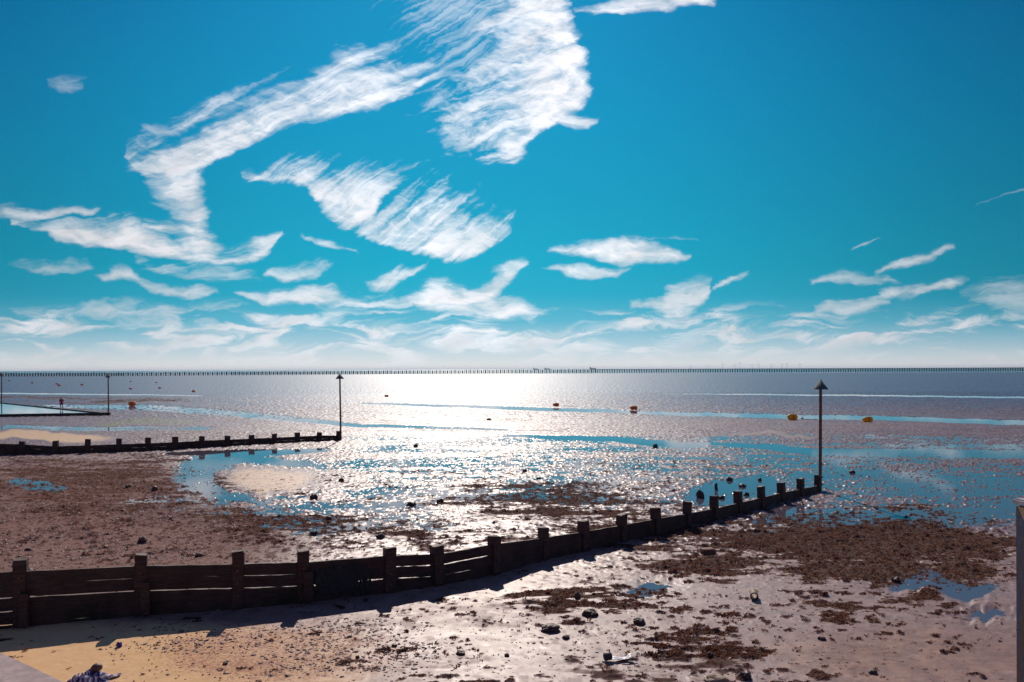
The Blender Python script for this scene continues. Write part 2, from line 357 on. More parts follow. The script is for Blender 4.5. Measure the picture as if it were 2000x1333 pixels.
def water_mat(name, base, rough, bs, bd, roughbump=0.3):
    m, nt, b, tc = new_mat(name)
    n1 = noise(nt, tc.outputs['Object'], bs, 3, 0.5)
    setv(nt, b, 'Base Color', base); setv(nt, b, 'Roughness', rough); b.inputs['IOR'].default_value = 1.4
    bump(nt, b, n1, bd, roughbump)
    return m
M['water'] = water_mat('tide_pool_water', (0.10, 0.085, 0.115), 0.04, 3.0, 0.004)
M['sea'] = water_mat('sea_water', (0.015, 0.06, 0.085), 0.22, 0.5, 0.15, 0.5)
M['pool'] = water_mat('bathing_pool_water', (0.01, 0.20, 0.27), 0.03, 2.0, 0.002); M['pool'].node_tree.nodes['Principled BSDF'].inputs['IOR'].default_value = 1.13

def ground_mat():
    m, nt, b, tc = new_mat('tidal_mud_and_sand')
    P = tc.outputs['Object']
    sand, weed, green, dry, wetf = attr(nt, 'sand'), attr(nt, 'weed'), attr(nt, 'green'), attr(nt, 'dry'), attr(nt, 'wet')
    n0 = noise(nt, P, 0.35, 4, 0.6); n1 = noise(nt, P, 2.5, 5, 0.65); n2 = noise(nt, P, 18, 4, 0.65); n3 = noise(nt, P, 90, 3, 0.6)
    sepY = nt.nodes.new('ShaderNodeSeparateXYZ'); nt.links.new(P, sepY.inputs[0])
    mud = mixc(nt, (n0*0.5+n1*0.5).ss(0.35, 0.65), (0.15, 0.094, 0.108), (0.26, 0.165, 0.170))
    fg = (1.0-N(nt, sepY.outputs[1]).ss(20.0, 27.0)); mud = mixc(nt, fg*0.8, mud, mixc(nt, n1.ss(.35, .65), (0.22, 0.125, 0.110), (0.32, 0.190, 0.168)))
    mud = mixc(nt, n2.ss(0.56, 0.72)*0.5, mud, (0.06, 0.028, 0.026))
    snd = mixc(nt, (n1*0.6+n2*0.4).ss(0.3, 0.7), (0.66, 0.40, 0.19), (0.78, 0.50, 0.26))
    snd = mixc(nt, n3.ss(0.60, 0.75)*0.45, snd, (0.20, 0.09, 0.06))
    c = mixc(nt, (sand+(n1-0.5)*0.5).ss(0.25, 0.75), mud, snd)
    grit = attr(nt, 'grit'); c = mixc(nt, (grit*0.62+(n2-0.5)*1.6+(n3-0.5)*1.2+(n1-0.5)*0.7).ss(0.45, 0.7)*0.85, c, mixc(nt, n3.ss(.4, .6), (0.24, 0.075, 0.055), (0.42, 0.19, 0.14)))
    c = mixc(nt, (green+(n0-0.5)*0.6).ss(0.3, 0.9)*0.6, c, (0.20, 0.21, 0.05))
    c = mixc(nt, (weed+(n2-0.5)*1.2+(n1-0.5)*0.6).ss(0.35, 0.75)*0.9, c, mixc(nt, n2.ss(0.4, 0.6), (0.035, 0.017, 0.012), (0.10, 0.048, 0.028)))
    setv(nt, b, 'Base Color', c)
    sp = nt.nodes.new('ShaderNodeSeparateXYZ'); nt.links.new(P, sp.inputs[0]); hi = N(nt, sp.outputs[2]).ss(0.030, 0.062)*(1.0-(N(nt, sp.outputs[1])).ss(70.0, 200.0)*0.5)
    c = mixc(nt, dry*(1.0-sand)*0.75, c, mixc(nt, n2.ss(.4, .62), (0.25, 0.125, 0.090), (0.13, 0.055, 0.042)))
    c = mixc(nt, hi*0.42*(1.0-sand), c, (0.075, 0.040, 0.038)); far_sky_tint = N(nt, sp.outputs[1]).ss(55.0, 150.0); c = mixc(nt, far_sky_tint*(0.85-sand*0.85)*(1.0-weed), c, mixc(nt, n0.ss(.4, .6), (0.028, 0.055, 0.125), (0.065, 0.075, 0.145)))  # distant mud blued: sky reflected in its wet film, put into the colour
    c = mixc(nt, wetf*0.45, c, (0.05, 0.034, 0.04)); setv(nt, b, 'Base Color', c)
    r = (hi*0.30+dry*0.45+weed*0.5+0.47-N(nt, sp.outputs[1]).ss(40.0, 110.0)*0.13+(n1-0.5)*0.25-wetf.ss(0.6, 1.0)*0.26).mn(0.95).mx(0.12)
    setv(nt, b, 'Specular IOR Level', (0.42+fg*0.22-dry*0.25-weed*0.35-hi*0.2).mx(0.06))
    setv(nt, b, 'Roughness', r); b.inputs['IOR'].default_value = 1.42
    bump(nt, b, n2*0.5+n3*0.3+n1*0.2, 0.010, 0.4)
    return m
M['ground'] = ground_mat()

# ------------------------------------------------------------------ noise in numpy
def _h(ix, iy, seed):
    n = (ix*374761393 + iy*668265263 + seed*982451653) & 0xffffffff
    n = ((n ^ (n >> 13))*1274126177) & 0xffffffff
    return ((n ^ (n >> 16)) & 0xffff)/65535.0
def vnoise(x, y, seed=0):
    ix = np.floor(x).astype(np.int64); iy = np.floor(y).astype(np.int64); fx = x-ix; fy = y-iy
    fx = fx*fx*fx*(fx*(fx*6-15)+10); fy = fy*fy*fy*(fy*(fy*6-15)+10)
    a = _h(ix, iy, seed); b = _h(ix+1, iy, seed); c = _h(ix, iy+1, seed); d = _h(ix+1, iy+1, seed)
    return (a+(b-a)*fx)*(1-fy)+(c+(d-c)*fx)*fy
def fbm(x, y, wx, wy, octs, seed=0, g=0.5):
    s = 0; a = 1; t = 0
    for o in range(octs):
        s = s+a*vnoise(x/wx*2**o+17.3*o, y/wy*2**o-9.1*o, seed+o); t += a; a *= g
    return s/t*2-1
sst = lambda t: np.clip(t, 0, 1)**2*(3-2*np.clip(t, 0, 1))

# layout of wet, sandy and weedy patches, in the surveyor's map taken from the photograph
def ell(px, py, cx, cy, rx, ry, soft=0.35):
    return sst((1-np.sqrt(((px-cx)/rx)**2+((py-cy)/ry)**2))/soft)
def strip(px, py, pts, half, soft=0.5):
    xs = [p[0] for p in pts]; ys = [p[1] for p in pts]; hw = np.interp(px, xs, [p[2] for p in pts]) if len(pts[0]) > 2 else half
    yc = np.interp(px, xs, ys)
    e = sst((px-xs[0])/40+0.5)*sst((xs[-1]-px)/40+0.5)
    return sst((1-np.abs(py-yc)/np.maximum(hw, 0.3))/soft)*e
def fl_clump(X, Y, px, py):
    c = fbm(X, Y, 0.26, 0.17, 3, 90, 0.6)*0.80+fbm(X, Y, 1.3, 0.6, 2, 91)*0.34; c2 = fbm(X, Y, 6, 4, 2, 97)
    a = np.maximum.reduce([ell(px, py, 1230, 1180, 300, 110, .8)*.85, ell(px, py, 900, 1240, 300, 120, .8)*.35, ell(px, py, 1340, 1310, 260, 90, .8)*1.05, ell(px, py, 1700, 1160, 380, 50, .8)*.7, ell(px, py, 1650, 1230, 300, 60, .8)*.25,
                           ell(px, py, 1350, 1050, 420, 90, .8)*.9, ell(px, py, 700, 1040, 520, 60, .8), ell(px, py, 1100, 1000, 500, 90, .8)*.9, ell(px, py, 250, 970, 420, 100, .8)*.8])
    return sst((c+c2*0.2-0.46+a*0.27)/0.15)*(py > 880)
def fields(X, Y):
    du = X/Y*F; dv = -CAM_H/Y*F
    px = 1000+du-dv*ROLL; py = YH-dv-du*ROLL
    nx = fbm(X, Y, Y*0.10, Y*0.10+1, 4, 50); ny = fbm(X, Y, Y*0.05, Y*0.18+1, 4, 60)
    depth = np.clip((py-721)/600, 0, 1)
    qx = px+nx*45; qy = py+ny*(3+48*depth)
    wet = np.zeros_like(px)
    def W(m, k=1.0):
        nonlocal wet; wet = np.maximum(wet, m*k)
    qs = py+ny*(0.8+10*depth)
    W(strip(px, qs, [(1280,769,.5),(1500,771.5,2),(1800,774,2.2),(2300,779,2.5)], 2))
    W(strip(px, qs, [(700,788,2),(1000,797,4.5),(1250,806,4.5),(1500,814,6),(1750,818,6),(2300,833,7)], 4))
    W(strip(px, qs, [(960,848,1),(1050,852,5),(1250,862,9),(1330,870,10),(1400,868,4),(1500,875,9),(1620,885,11),(1800,884,12),(2300,890,14)], 5))
    W(strip(px, qs, [(-300,767,1.5),(120,770,1.6),(400,774,1.2)], 2))
    W(strip(px, qs, [(80,793,3),(300,798,8),(420,806,8),(560,818,7),(700,832,5),(1000,840,3)], 5), 0.85)
    W(strip(px, qs, [(-300,832,6),(200,838,6),(420,838,5)], 5), 0.6)
    ring = ell(qx, qy, 480, 935, 210, 62)*(1-ell(qx, qy, 530, 940, 145, 38, 0.3))
    W(ring); W(strip(px, qs, [(320,888,4),(500,885,10),(640,880,5)], 5))
    W(ell(qx, qy, 1430, 962, 120, 32)); W(ell(qx, qy, 1780, 935, 330, 50), 0.62); W(ell(qx, qy, 1000, 905, 420, 60), 0.55)
    W(ell(qx, qy, 1900, 960, 180, 60), 0.75)
    W(ell(qx, qy, 1850, 1140, 190, 30, .7), 0.97); W(ell(qx, qy, 1950, 1185, 130, 20, .9), 0.90); W(ell(qx, qy, 700, 1010, 260, 45), 0.5)
    W(ell(qx, qy, 350, 1000, 160, 30), 0.45); W(ell(qx, qy, 1270, 1145, 110, 30, .8), 0.8); W(ell(qx, qy, 1760, 1004, 60, 12), 0.8)
    W(ell(qx, qy, 90, 955, 70, 14), 0.6)
    sand = np.zeros_like(px)
    sand = np.maximum(sand, ell(qx, qy, 90, 855, 160, 14, .5)*0.7); sand = np.maximum(sand, ell(qx, qy, 530, 940, 125, 34, .5)*0.55)
    sand = np.maximum(sand, sst((py-1185-(px*0.02))/60)*sst((1000-qx)/620)); sand = np.maximum(sand, ell(qx, qy, 1750, 1290, 450, 100, .6)*0.33)
    sand = np.maximum(sand, ell(qx, qy, 800, 823, 120, 4, .6)*0.7)
    sand = np.maximum(sand, ell(qx, qy, 1520, 852, 120, 5, .6)*0.4)
    W(sst((px-520)/260)*sst((py-835)/25)*sst((1010-py)/40), 0.50); W(sst((px-1350)/200)*sst((py-880)/20)*sst((1060-py)/60), 0.55)
    wet = np.clip(wet+np.where(wet > .04, 0.26*fbm(X, Y, 7.0, 3.0, 4, 120, .6), 0)*(py > 835)*(wet < .93), 0, 1)
    weed = np.zeros_like(px); cl = fbm(X, Y, 2.6, 0.95, 5, 80, 0.62); cf = fbm(X, Y, 0.5, 0.22, 3, 85, 0.6)
    for a in ((1060,975,260,50,1.0),(1700,1065,420,95,1.45),(1250,1030,330,70,.6),(180,950,330,75,.72),(560,1025,260,40,.65),(1430,1100,220,50,.7),(1400,1270,160,60,.7),
              (1230,1320,260,40,.6),(1150,1180,220,40,.5),(780,1050,260,30,.6),(1700,1180,300,30,.45),(250,785,180,6,.8),(90,778,180,4,.7),(100,797,200,6,.2)):
        weed = np.maximum(weed, ell(qx, qy, *a[:4], .7)*a[4])
    weed = np.maximum(weed, 0); weed = sst((weed*1.02+cl*1.15+cf*0.75-0.36)/0.42)*sst(weed*6); weed = np.maximum(weed, fl_clump(X, Y, px, py))
    green = np.maximum(ell(qx, qy, 270, 828, 170, 10, .7), strip(px, qs, [(1000,762,2),(1400,766,2.6),(1950,772,2.4)], 2))
    green = np.maximum(green, strip(px, qs, [(-50,745,1.3),(350,757,1.6)], 2)*0.9)
    # how far the mean level stands over the water
    wet = wet*(1-0.2*sst((py-1030)/60)); lvl = 0.030+0.012*sst((py-1040)/200)-0.068*wet
    rough = np.full_like(px, 0.018)
    rough = np.where(py > 1000, 0.018-0.0155*sst((py-1040)/120), rough)
    rough = rough*(1-0.8*sst((wet-0.85)/0.15)*(1-sst((py-890)/30)))
    rough += 0.012*weed
    rough *= 1-0.75*np.clip(sand, 0, 1)*(py < 1000)
    return px, py, wet, sand, weed, green, lvl, rough
def height(X, Y, full=None):
    px, py, wet, sand, weed, green, lvl, rough = full or fields(X, Y)
    n1 = fbm(X, Y, 0.24, 0.22, 3, 1, 0.6); n2 = fbm(X, Y, 5.0, 1.3, 3, 10); n3 = fbm(X, Y, 0.16, 0.14, 2, 20)
    lump = np.maximum(0, fbm(X, Y, 0.15, 0.15, 2, 30)-0.18)
    lump = np.where(Y > 60, np.maximum(lump*(1-np.clip((Y-60)/30, 0, 1)), np.clip((Y-60)/30, 0, 1)*np.maximum(0, fbm(X, Y, 0.30, 0.34, 2, 33)-0.2)), lump)
    far = np.clip((Y-60)/120, 0, 1)
    h = lvl+rough*(1.15*n1+0.35*n3)+0.014*fbm(X, Y, 1.1, .8, 3, 70)*np.maximum((py < 1080), 0.25+sst(wet*3)*0.8)-0.012*np.maximum(0, fbm(X, Y, 0.30, 0.26, 2, 44)-0.42)*(py > 1080)+0.018*n2*(1-0.75*sst((py-1050)/100))+lump*0.105*np.clip(rough/0.022, .08, 1)*(1+0.5*np.clip((Y-60)/30, 0, 1))
    # low mounds on open sand and worm casts
    h += 0.012*np.maximum(0, fbm(X, Y, 0.5, 0.5, 2, 40)-0.35)*(py > 1050)
    so = np.clip(sand/0.5, 0, 1)*(py < 1000)*(py > 800); h = h*(1-0.9*so)+0.030*so
    h = h*(1-far*0.2)+0.030*fl_clump(X, Y, px, py)*(0.6+0.4*n3)
    return np.maximum(h, -0.10)

def build_ground():
    ys = [8.0]
    while ys[-1] < 170: ys.append(ys[-1]+max(0.036, ys[-1]*0.0023))
    while ys[-1] < 1500: ys.append(ys[-1]*1.012)
    for q in (1800, 2500, 4000, 8000, 20000, 60000): ys.append(q)
    ys = np.array([0.5, 2, 4, 6]+ys)
    ua = np.linspace(-0.64, 0.64, 1150); ue = 0.64*np.exp(np.linspace(0, math.log(2.6/0.64), 110))[1:]
    us = np.concatenate([-ue[::-1], ua, ue])
    U, Yg = np.meshgrid(us, ys); Xg = U*Yg
    H = np.zeros_like(Xg); A = {k: np.zeros_like(Xg) for k in ('sand', 'weed', 'green', 'dry')}
    fl = fields(Xg, Yg); Hh = height(Xg, Yg, fl)
    tofar = np.clip((Yg-700)/300, 0, 1); Hh = Hh*(1-tofar)+(-0.35)*np.clip((Yg-900)/300, 0, 1)
    px, py, wet, sand, weed, green, lvl, rough = fl
    dry = np.clip(sst((py-1170)/120)*sst((900-px)/700)+ell(px, py, 1800, 1290, 350, 90, .6)*0.4+ell(px, py, 150, 1060, 560, 140, .5)*1.0+ell(px, py, 150, 935, 330, 60, .6)*.7, 0, 1)
    grit = np.clip(ell(px, py, 560, 1280, 400, 95, .6)+ell(px, py, 130, 1070, 520, 110, .6)*.8, 0, 1)
    V = np.stack([Xg, Yg, Hh], -1).reshape(-1, 3)
    nr, nc = Xg.shape; idx = np.arange(nr*nc).reshape(nr, nc)
    Fq = np.stack([idx[:-1, :-1], idx[:-1, 1:], idx[1:, 1:], idx[1:, :-1]], -1).reshape(-1, 4)
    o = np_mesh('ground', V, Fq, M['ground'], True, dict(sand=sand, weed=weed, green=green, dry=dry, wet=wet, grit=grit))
    tag(o, kind='structure')
    print('ground verts', len(V))
build_ground()
def sheet(name, pts, z, mat):
    m = MB(); m.add([(x, y, z) for x, y in pts], [tuple(range(len(pts)))])
    return tag(m.build(name, mat), kind='structure')
sheet('tide_water', [(-2500, 0.6), (2500, 0.6), (2500, 960), (-2500, 960)], 0.0, M['water'])
sheet('sea', [(-60000, 960.5), (60000, 960.5), (60000, 80000), (-60000, 80000)], 0.004, M['sea'])
def gh(x, y): return float(height(np.array([[x]]), np.array([[y]]))[0, 0])

# ------------------------------------------------------------------ stuff: seaweed tufts and shingle
def scatter(name, n_try, dens, box, shape, smin, smax, mat, flat=0.5, label=None, cat=None):
    x0, x1, y0, y1 = box
    # even over the picture's depth: sample in distance with weight to the near side
    Y = y0*np.exp(rng.random(n_try)*math.log(y1/y0)); X = (x0+(x1-x0)*rng.random(n_try))*Y/F
    fl = fields(X, Y); d = dens(fl, X, Y); keep = rng.random(n_try) < d
    X, Y = X[keep], Y[keep]; fl = tuple(f[keep] for f in fl); Z = height(X, Y, fl)
    n = len(X); size = smin*(smax/smin)**(rng.random(n)**1.8)
    if shape == 'tuft':
        k = 7; V = np.zeros((n, k*3, 3)); 
        for t in range(k):
            ang = rng.random(n)*6.283; rr = rng.random(n)*0.9; L = 0.5+rng.random(n)*0.8
            cx = np.cos(ang)*rr*1.5; cy = np.sin(ang)*rr; tilt = rng.random(n)*0.9
            a2 = rng.random(n)*6.283
            V[:, t*3, :] = np.stack([cx, cy, np.zeros(n)-0.15], -1)
            V[:, t*3+1, :] = np.stack([cx+np.cos(a2)*L, cy+np.sin(a2)*L, tilt*flat*2*rng.random(n)], -1)
            V[:, t*3+2, :] = np.stack([cx-np.sin(a2)*L*0.45, cy+np.cos(a2)*L*0.45, tilt*flat], -1)
        Fq = np.arange(n*k*3).reshape(-1, 3); kk = k*3
    else:
        base = np.array([(1,0,0),(.5,.87,0),(-.5,.87,0),(-1,0,0),(-.5,-.87,0),(.5,-.87,0),(.45,.1,.8),(-.35,.4,.85),(-.2,-.5,.75)])
        V = base[None]*(0.75+0.5*rng.random((n, 9, 3))); V[:, :, 2] *= flat
        c, s_ = np.cos(rng.random(n)*6.283), np.sin(rng.random(n)*6.283); st = 1+0.6*rng.random(n)
        vx = V[:, :, 0]*st[:, None]; vy = V[:, :, 1].copy()
        V[:, :, 0] = vx*c[:, None]-vy*s_[:, None]; V[:, :, 1] = vx*s_[:, None]+vy*c[:, None]; V[:, :, 2] -= 0.1
        ft = np.array([(0,1,6),(1,7,6),(1,2,7),(2,3,7),(3,8,7),(3,4,8),(4,5,8),(5,6,8),(5,0,6),(6,7,8)])
        Fq = (ft[None]+(np.arange(n)*9)[:, None, None]).reshape(-1, 3); kk = 9
    V = V*size[:, None, None]; V[:, :, 0] += X[:, None]; V[:, :, 1] += Y[:, None]; V[:, :, 2] += Z[:, None]
    o = np_mesh(name, V.reshape(-1, 3), Fq, mat, False)
    tag(o, label, cat, kind='stuff'); print(name, n); return o
def weed_d(fl, X, Y): return np.clip(fl[4]*1.2-0.1, 0, 1)*(Y > 14)
scatter('seaweed', 260000, weed_d, (-1100, 1100, 13, 58), 'tuft', 0.016, 0.055, M['weed'], 0.55, 'brown matted seaweed strewn in drifts over the wet mud', 'seaweed')
def bit_d(fl, X, Y):
    px, py = fl[0], fl[1]
    return np.clip(fl_clump(X, Y, px, py)+0.025*(vnoise(X*1.5, Y*1.5, 5) > .5), 0, 1)*(py > 1000)
def tf_d(fl, X, Y):
    px, py = fl[0], fl[1]; c = fbm(X, Y, 1.4, 0.9, 3, 140)
    return (py > 1030)*np.clip(0.25+c, 0.02, 1)*(0.15+0.85*sst((px-500)/400))*(1-0.6*sst((px-1500)/200)*sst((py-1180)/40))
for_clods = scatter('weed_clods', 5200, tf_d, (-1000, 1050, 12.5, 27), 'tuft', 0.022, 0.055, M['weed'], 0.9, 'single dark clods of weed peppered over the smooth near mud', 'seaweed')
scatter('seaweed_scraps', 150000, bit_d, (-1000, 1050, 12.5, 30), 'tuft', 0.010, 0.036, M['weed'], 0.5, 'small loose scraps of brown weed dotted over the smooth foreshore mud', 'seaweed')
def sh_d(fl, X, Y):
    px, py, wet = fl[0], fl[1], fl[2]; c = fbm(X, Y, 1.6, 1.0, 4, 95)
    a = ell(px, py, 150, 1030, 620, 150, .5)*0.9; b = ell(px, py, 560, 1270, 420, 90, .6)*0.8; d = ell(px, py, 1000, 960, 900, 110, .5)*0.30; e = ell(px, py, 1200, 1250, 600, 130, .6)*0.12
    return np.clip(np.maximum.reduce([a, b, d, e])*(0.65+c*0.8), 0, 1)
scatter('shingle', 210000, sh_d, (-1150, 1050, 12, 48), 'stone', 0.006, 0.040, M['shingle'], 0.7, 'fine shingle and shell grit over the upper beach', 'shingle')

# ------------------------------------------------------------------ groynes
def rot_to(dx, dy): return math.atan2(dy, dx)
def post_mesh(h, w, name, parent, x, y, rz, z0):
    bm = bmesh.new(); bmesh.ops.create_cube(bm, size=1)
    for v in bm.verts: v.co = Vector((v.co.x*w, v.co.y*w, (v.co.z+0.5)*(h+0.9)-0.9))
    bmesh.ops.subdivide_edges(bm, edges=[e for e in bm.edges if abs(e.verts[0].co.z-e.verts[1].co.z) > 0.1], cuts=5)
    bmesh.ops.bevel(bm, geom=[e for e in bm.edges], offset=w*0.07, segments=1, affect='EDGES')
    for v in bm.verts:
        top = v.co.z > h-0.08
        v.co += Vector((random.uniform(-1, 1)*0.008, random.uniform(-1, 1)*0.008, (random.uniform(-0.03, 0.02) if top else 0)))
    me = bpy.data.meshes.new(name); bm.to_mesh(me); bm.free(); me.materials.append(M['timber_post'])
    o = bpy.data.objects.new(name, me); COL.objects.link(o); o.parent = parent; o.location = (x, y, z0)
    o.rotation_euler = (random.uniform(-.02, .02), random.uniform(-.02, .02), rz); return o
def groyne(name, rows, label, w=0.24, boards=True, gap_until=7, thick=0.05):
    P = []
    for px, yt, yp, yg in rows:
        q = p2w(px, yg); P.append((q.x, q.y, h_at(px, yt, q.y), h_at(px, yp, q.y)))
    g = thing(name, label, 'groyne', (P[0][0], P[0][1], 0)); ox, oy = P[0][0], P[0][1]
    for i, (x, y, ht, hp) in enumerate(P):
        a, b = P[max(i-1, 0)], P[min(i+1, len(P)-1)]; rz = rot_to(b[0]-a[0], b[1]-a[1])
        # the post stands on the seaward side of its planking, which is set just behind its front face
        post_mesh(ht, w*random.uniform(.94, 1.06), 'post', g, x-ox, y-oy, rz+random.uniform(-.05, .05), 0)
    for i in range(len(P)-1):
        a, b = P[i], P[i+1]; L = math.hypot(b[0]-a[0], b[1]-a[1]); rz = rot_to(b[0]-a[0], b[1]-a[1])
        nrm = Vector((math.sin(rz), -math.cos(rz), 0)); m = MB()
        gap = 0.019 if i < gap_until else 0.003
        top0, top1 = a[3], b[3]; bh = 0.24; k = 0; gap0 = gap
        while True:
            za, zb = top0-k*(bh+gap), top1-k*(bh+gap)
            if max(za, zb) < -0.35: break
            # several little steps in each board's edges so they read as worn
            n = 8; vs = []; fs = []; off = w*0.30+random.uniform(-.006, .006)
            j1 = [random.uniform(-.007, .007) for _ in range(n+1)]; j2 = [random.uniform(-.007, .007) for _ in range(n+1)]
            if k and random.random() < 0.25: j1 = [q+0.010 for q in j1]
            for s_ in range(n+1):
                t = s_/n; zt = za+(zb-za)*t; d = t*(L-0.004)+0.002
                px_, py_ = a[0]-ox+math.cos(rz)*d, a[1]-oy+math.sin(rz)*d
                for (o_, zz) in ((off, zt-bh+j2[s_]), (off, zt+j1[s_]), (off-thick, zt+j1[s_]), (off-thick, zt-bh+j2[s_])):
                    vs.append((px_+nrm.x*o_, py_+nrm.y*o_, zz))
            for s_ in range(n):
                for c in range(4): fs.append((s_*4+c, (s_+1)*4+c, (s_+1)*4+(c+1) % 4, s_*4+(c+1) % 4))
            fs += [(3, 2, 1, 0), (n*4, n*4+1, n*4+2, n*4+3)]
            m.add(vs, fs); k += 1; gap = gap0*random.uniform(.75, 1.1) if random.random() < .7 else gap0*.3
        # a packer block where two boards meet on the post
        m.build('plank_panel', M['timber'], g)
    return g, P
G1 = [(-190,1105,1130,1252),(40,1092,1115,1228),(275,1083,1105,1205),(465,1077,1101,1192),(592,1074,1098,1180),(760,1069,1085,1160),(855,1065,1082,1146),(965,1047,1062,1125),(1062,1031,1050,1095),
      (1140,1017,1038,1078),(1215,1004,1025,1061),(1281,991,1013,1046),(1342,980,1003,1030),(1395,969,993,1017),(1442,960,982,1003),(1487,950,972,992),(1526,943,962,980),(1564,935,955,971),(1597,928,948,960)]
G2 = [(-95,864,864,895),(-25,863,866,892),(44,862,868,889),(109,861,872,888),(172,858,870,886),(232,857,868,884),(289,855,866,881),(342,853,864,879),(394,852,861,875),(444,851,859,872),(491,849,857,869),
      (536,847,855,867),(581,845,853,864),(624,844,851,862),(661,842,851,860)]
g1, P1 = groyne('timber_groyne', G1, 'long dark timber groyne with plank panels crossing the foreground below the right marker')
g2, P2 = groyne('timber_groyne', G2, 'dark low timber groyne in the middle distance at left, ending at the middle marker', w=0.30, gap_until=0)
M['bolt'] = simple('rusted_bolt', (.10, .035, .02), (.2, .08, .04), 30, .7)
for i in range(1, 11):
    x, y, ht, hp = P1[i]; a_, b_ = P1[i-1], P1[i+1]; rz = rot_to(b_[0]-a_[0], b_[1]-a_[1]); n_ = Vector((math.sin(rz), -math.cos(rz), 0))
    for k_ in range(3):
        c_ = Vector((x-P1[0][0], y-P1[0][1], hp-.12-.26*k_))
        if c_.z < .1: break
        MB().tube([c_+n_*.115, c_+n_*.150], .028, 6, False).build('bolt', M['bolt'], g1)
# raking shores bolted to two of the near posts
for i in (1, 2, 4):
    x, y, ht, hp = P1[i]; ox, oy = P1[0][0], P1[0][1]
    m = MB(); a = Vector((x-ox+0.13, y-oy-0.16, 0.62)); b = Vector((x-ox+0.24, y-oy-0.20, 0.02))
    m.box((x-ox+0.17, y-oy-0.17, 0.42), (0.17, 0.10, 0.62), 0.15, jit=0.015); m.build('packer_block', M['timber_post'], g1)

def marker(px, yg, ytop, label, cw=0.5, r=0.06, zb=0.0, off=(0.12, 0.0), lean=(0, 0), chh=None):
    q = p2w(px, yg, zb); H = h_at(px, ytop, q.y)-zb
    t = thing('groyne_marker', label, 'marker', (q.x+off[0], q.y+off[1], zb), 0, 'triangle topped markers at groyne ends')
    t.rotation_euler = (lean[0], lean[1], 0.2)
    MB().tube([(0, 0, -0.3), (0, 0, 1.0), (0, 0, H-0.25)], [r, r, r*0.9], 12).build('pole', M['rust_pole'], t)
    hh = chh or cw*0.88; m = MB()   # four-sided sheet metal topmark
    n = 24; vs = [(cw/2*math.cos(2*math.pi*k/n), cw/2*math.sin(2*math.pi*k/n), H-hh) for k in range(n)]+[(0, 0, H)]
    m.add(vs, [(k, (k+1) % n, n) for k in range(n)], True); m.add(vs[:n], [tuple(range(n-1, -1, -1))])
    m.build('topmark', M['cone'], t)
    MB().box((0, 0, 0.55), (r*2.6, r*2.6, 0.06)).build('bracket', M['rust_pole'], t); MB().box((0, 0, 0.25), (r*2.6, r*2.6, 0.06)).build('bracket', M['rust_pole'], t)
    return t
marker(1601, 958, 740, 'tall rusty marker pole with a pointed green cone at the end of the near groyne', 0.62, 0.065, 0, (0.02, 0.0), (0, 0.008), 0.44)
marker(664, 860, 729, 'thin marker pole with a dark cone ending the middle groyne, left of centre', 0.62, 0.065, 0, (0.06, 0), (0, -0.012), 0.42)
marker(212, 812, 730, 'dark marker pole standing at the corner of the bathing pool wall', 0.65, 0.07, 0, (0.0, 0), (0, -0.006), 0.45)
marker(3, 790.5, 726.5, 'farthest slim marker pole on the outer pool wall at the left edge', 0.75, 0.075, 0, (0, 0), (0, 0.006), 0.5)

# ------------------------------------------------------------------ bathing pool
A = p2w(212, 812); Bf = p2w(-2, 815.5); C = p2w(0, 789.5)
def wall(name, a, b, h, w, mat, label, ext=0.0):
    d = (b-a).normalized(); b = b+d*ext; L = (b-a).length; rz = math.atan2(d.y, d.x); c = (a+b)/2
    bm = bmesh.new(); bmesh.ops.create_cube(bm, size=1)
    for v in bm.verts: v.co = Vector((v.co.x*L, v.co.y*w, v.co.z*(h+0.4)+(h-0.4)/2))
    bmesh.ops.subdivide_edges(bm, edges=[e for e in bm.edges if abs(e.verts[0].co.x-e.verts[1].co.x) > 1], cuts=40)
    bmesh.ops.bevel(bm, geom=[e for e in bm.edges if e.calc_face_angle(0) > 1], offset=0.03, segments=1, affect='EDGES')
    for v in bm.verts:
        if v.co.z > 0: v.co.z += random.uniform(-.012, .012)
    me = bpy.data.meshes.new(name); bm.to_mesh(me); bm.free(); me.materials.append(mat)
    o = bpy.data.objects.new(name, me); COL.objects.link(o); o.location = (c.x, c.y, 0); o.rotation_euler = (0, 0, rz)
    return tag(o, label, 'wall')
M['poolwall'] = simple('weedy_pool_wall', (0.020, 0.014, 0.014), (0.05, 0.032, 0.03), 3, 0.7, 0.01)
wall('pool_wall', A+Vector((0.15, 0.1, 0)), Bf, 0.34, 0.5, M['poolwall'], 'thick dark shoreward wall of the bathing pool at far left', 14)
wall('pool_wall', A+Vector((-0.3, 0.5, 0)), C, 0.26, 0.35, M['poolwall'], 'thin dark seaward wall slanting away behind the pool water', 20)
m = MB(); dB = (Bf-A).normalized(); dC = (C-A).normalized()
q = [A+Vector((-.6, .35, 0)), Bf+dB*13, Vector((-86, Bf.y+(C.y-Bf.y)*.5, 0)), C+dC*14]
m.add([(p.x, p.y, 0.16) for p in q], [(0, 3, 2, 1)]); tag(m.build('pool_water', M['pool']), kind='structure')

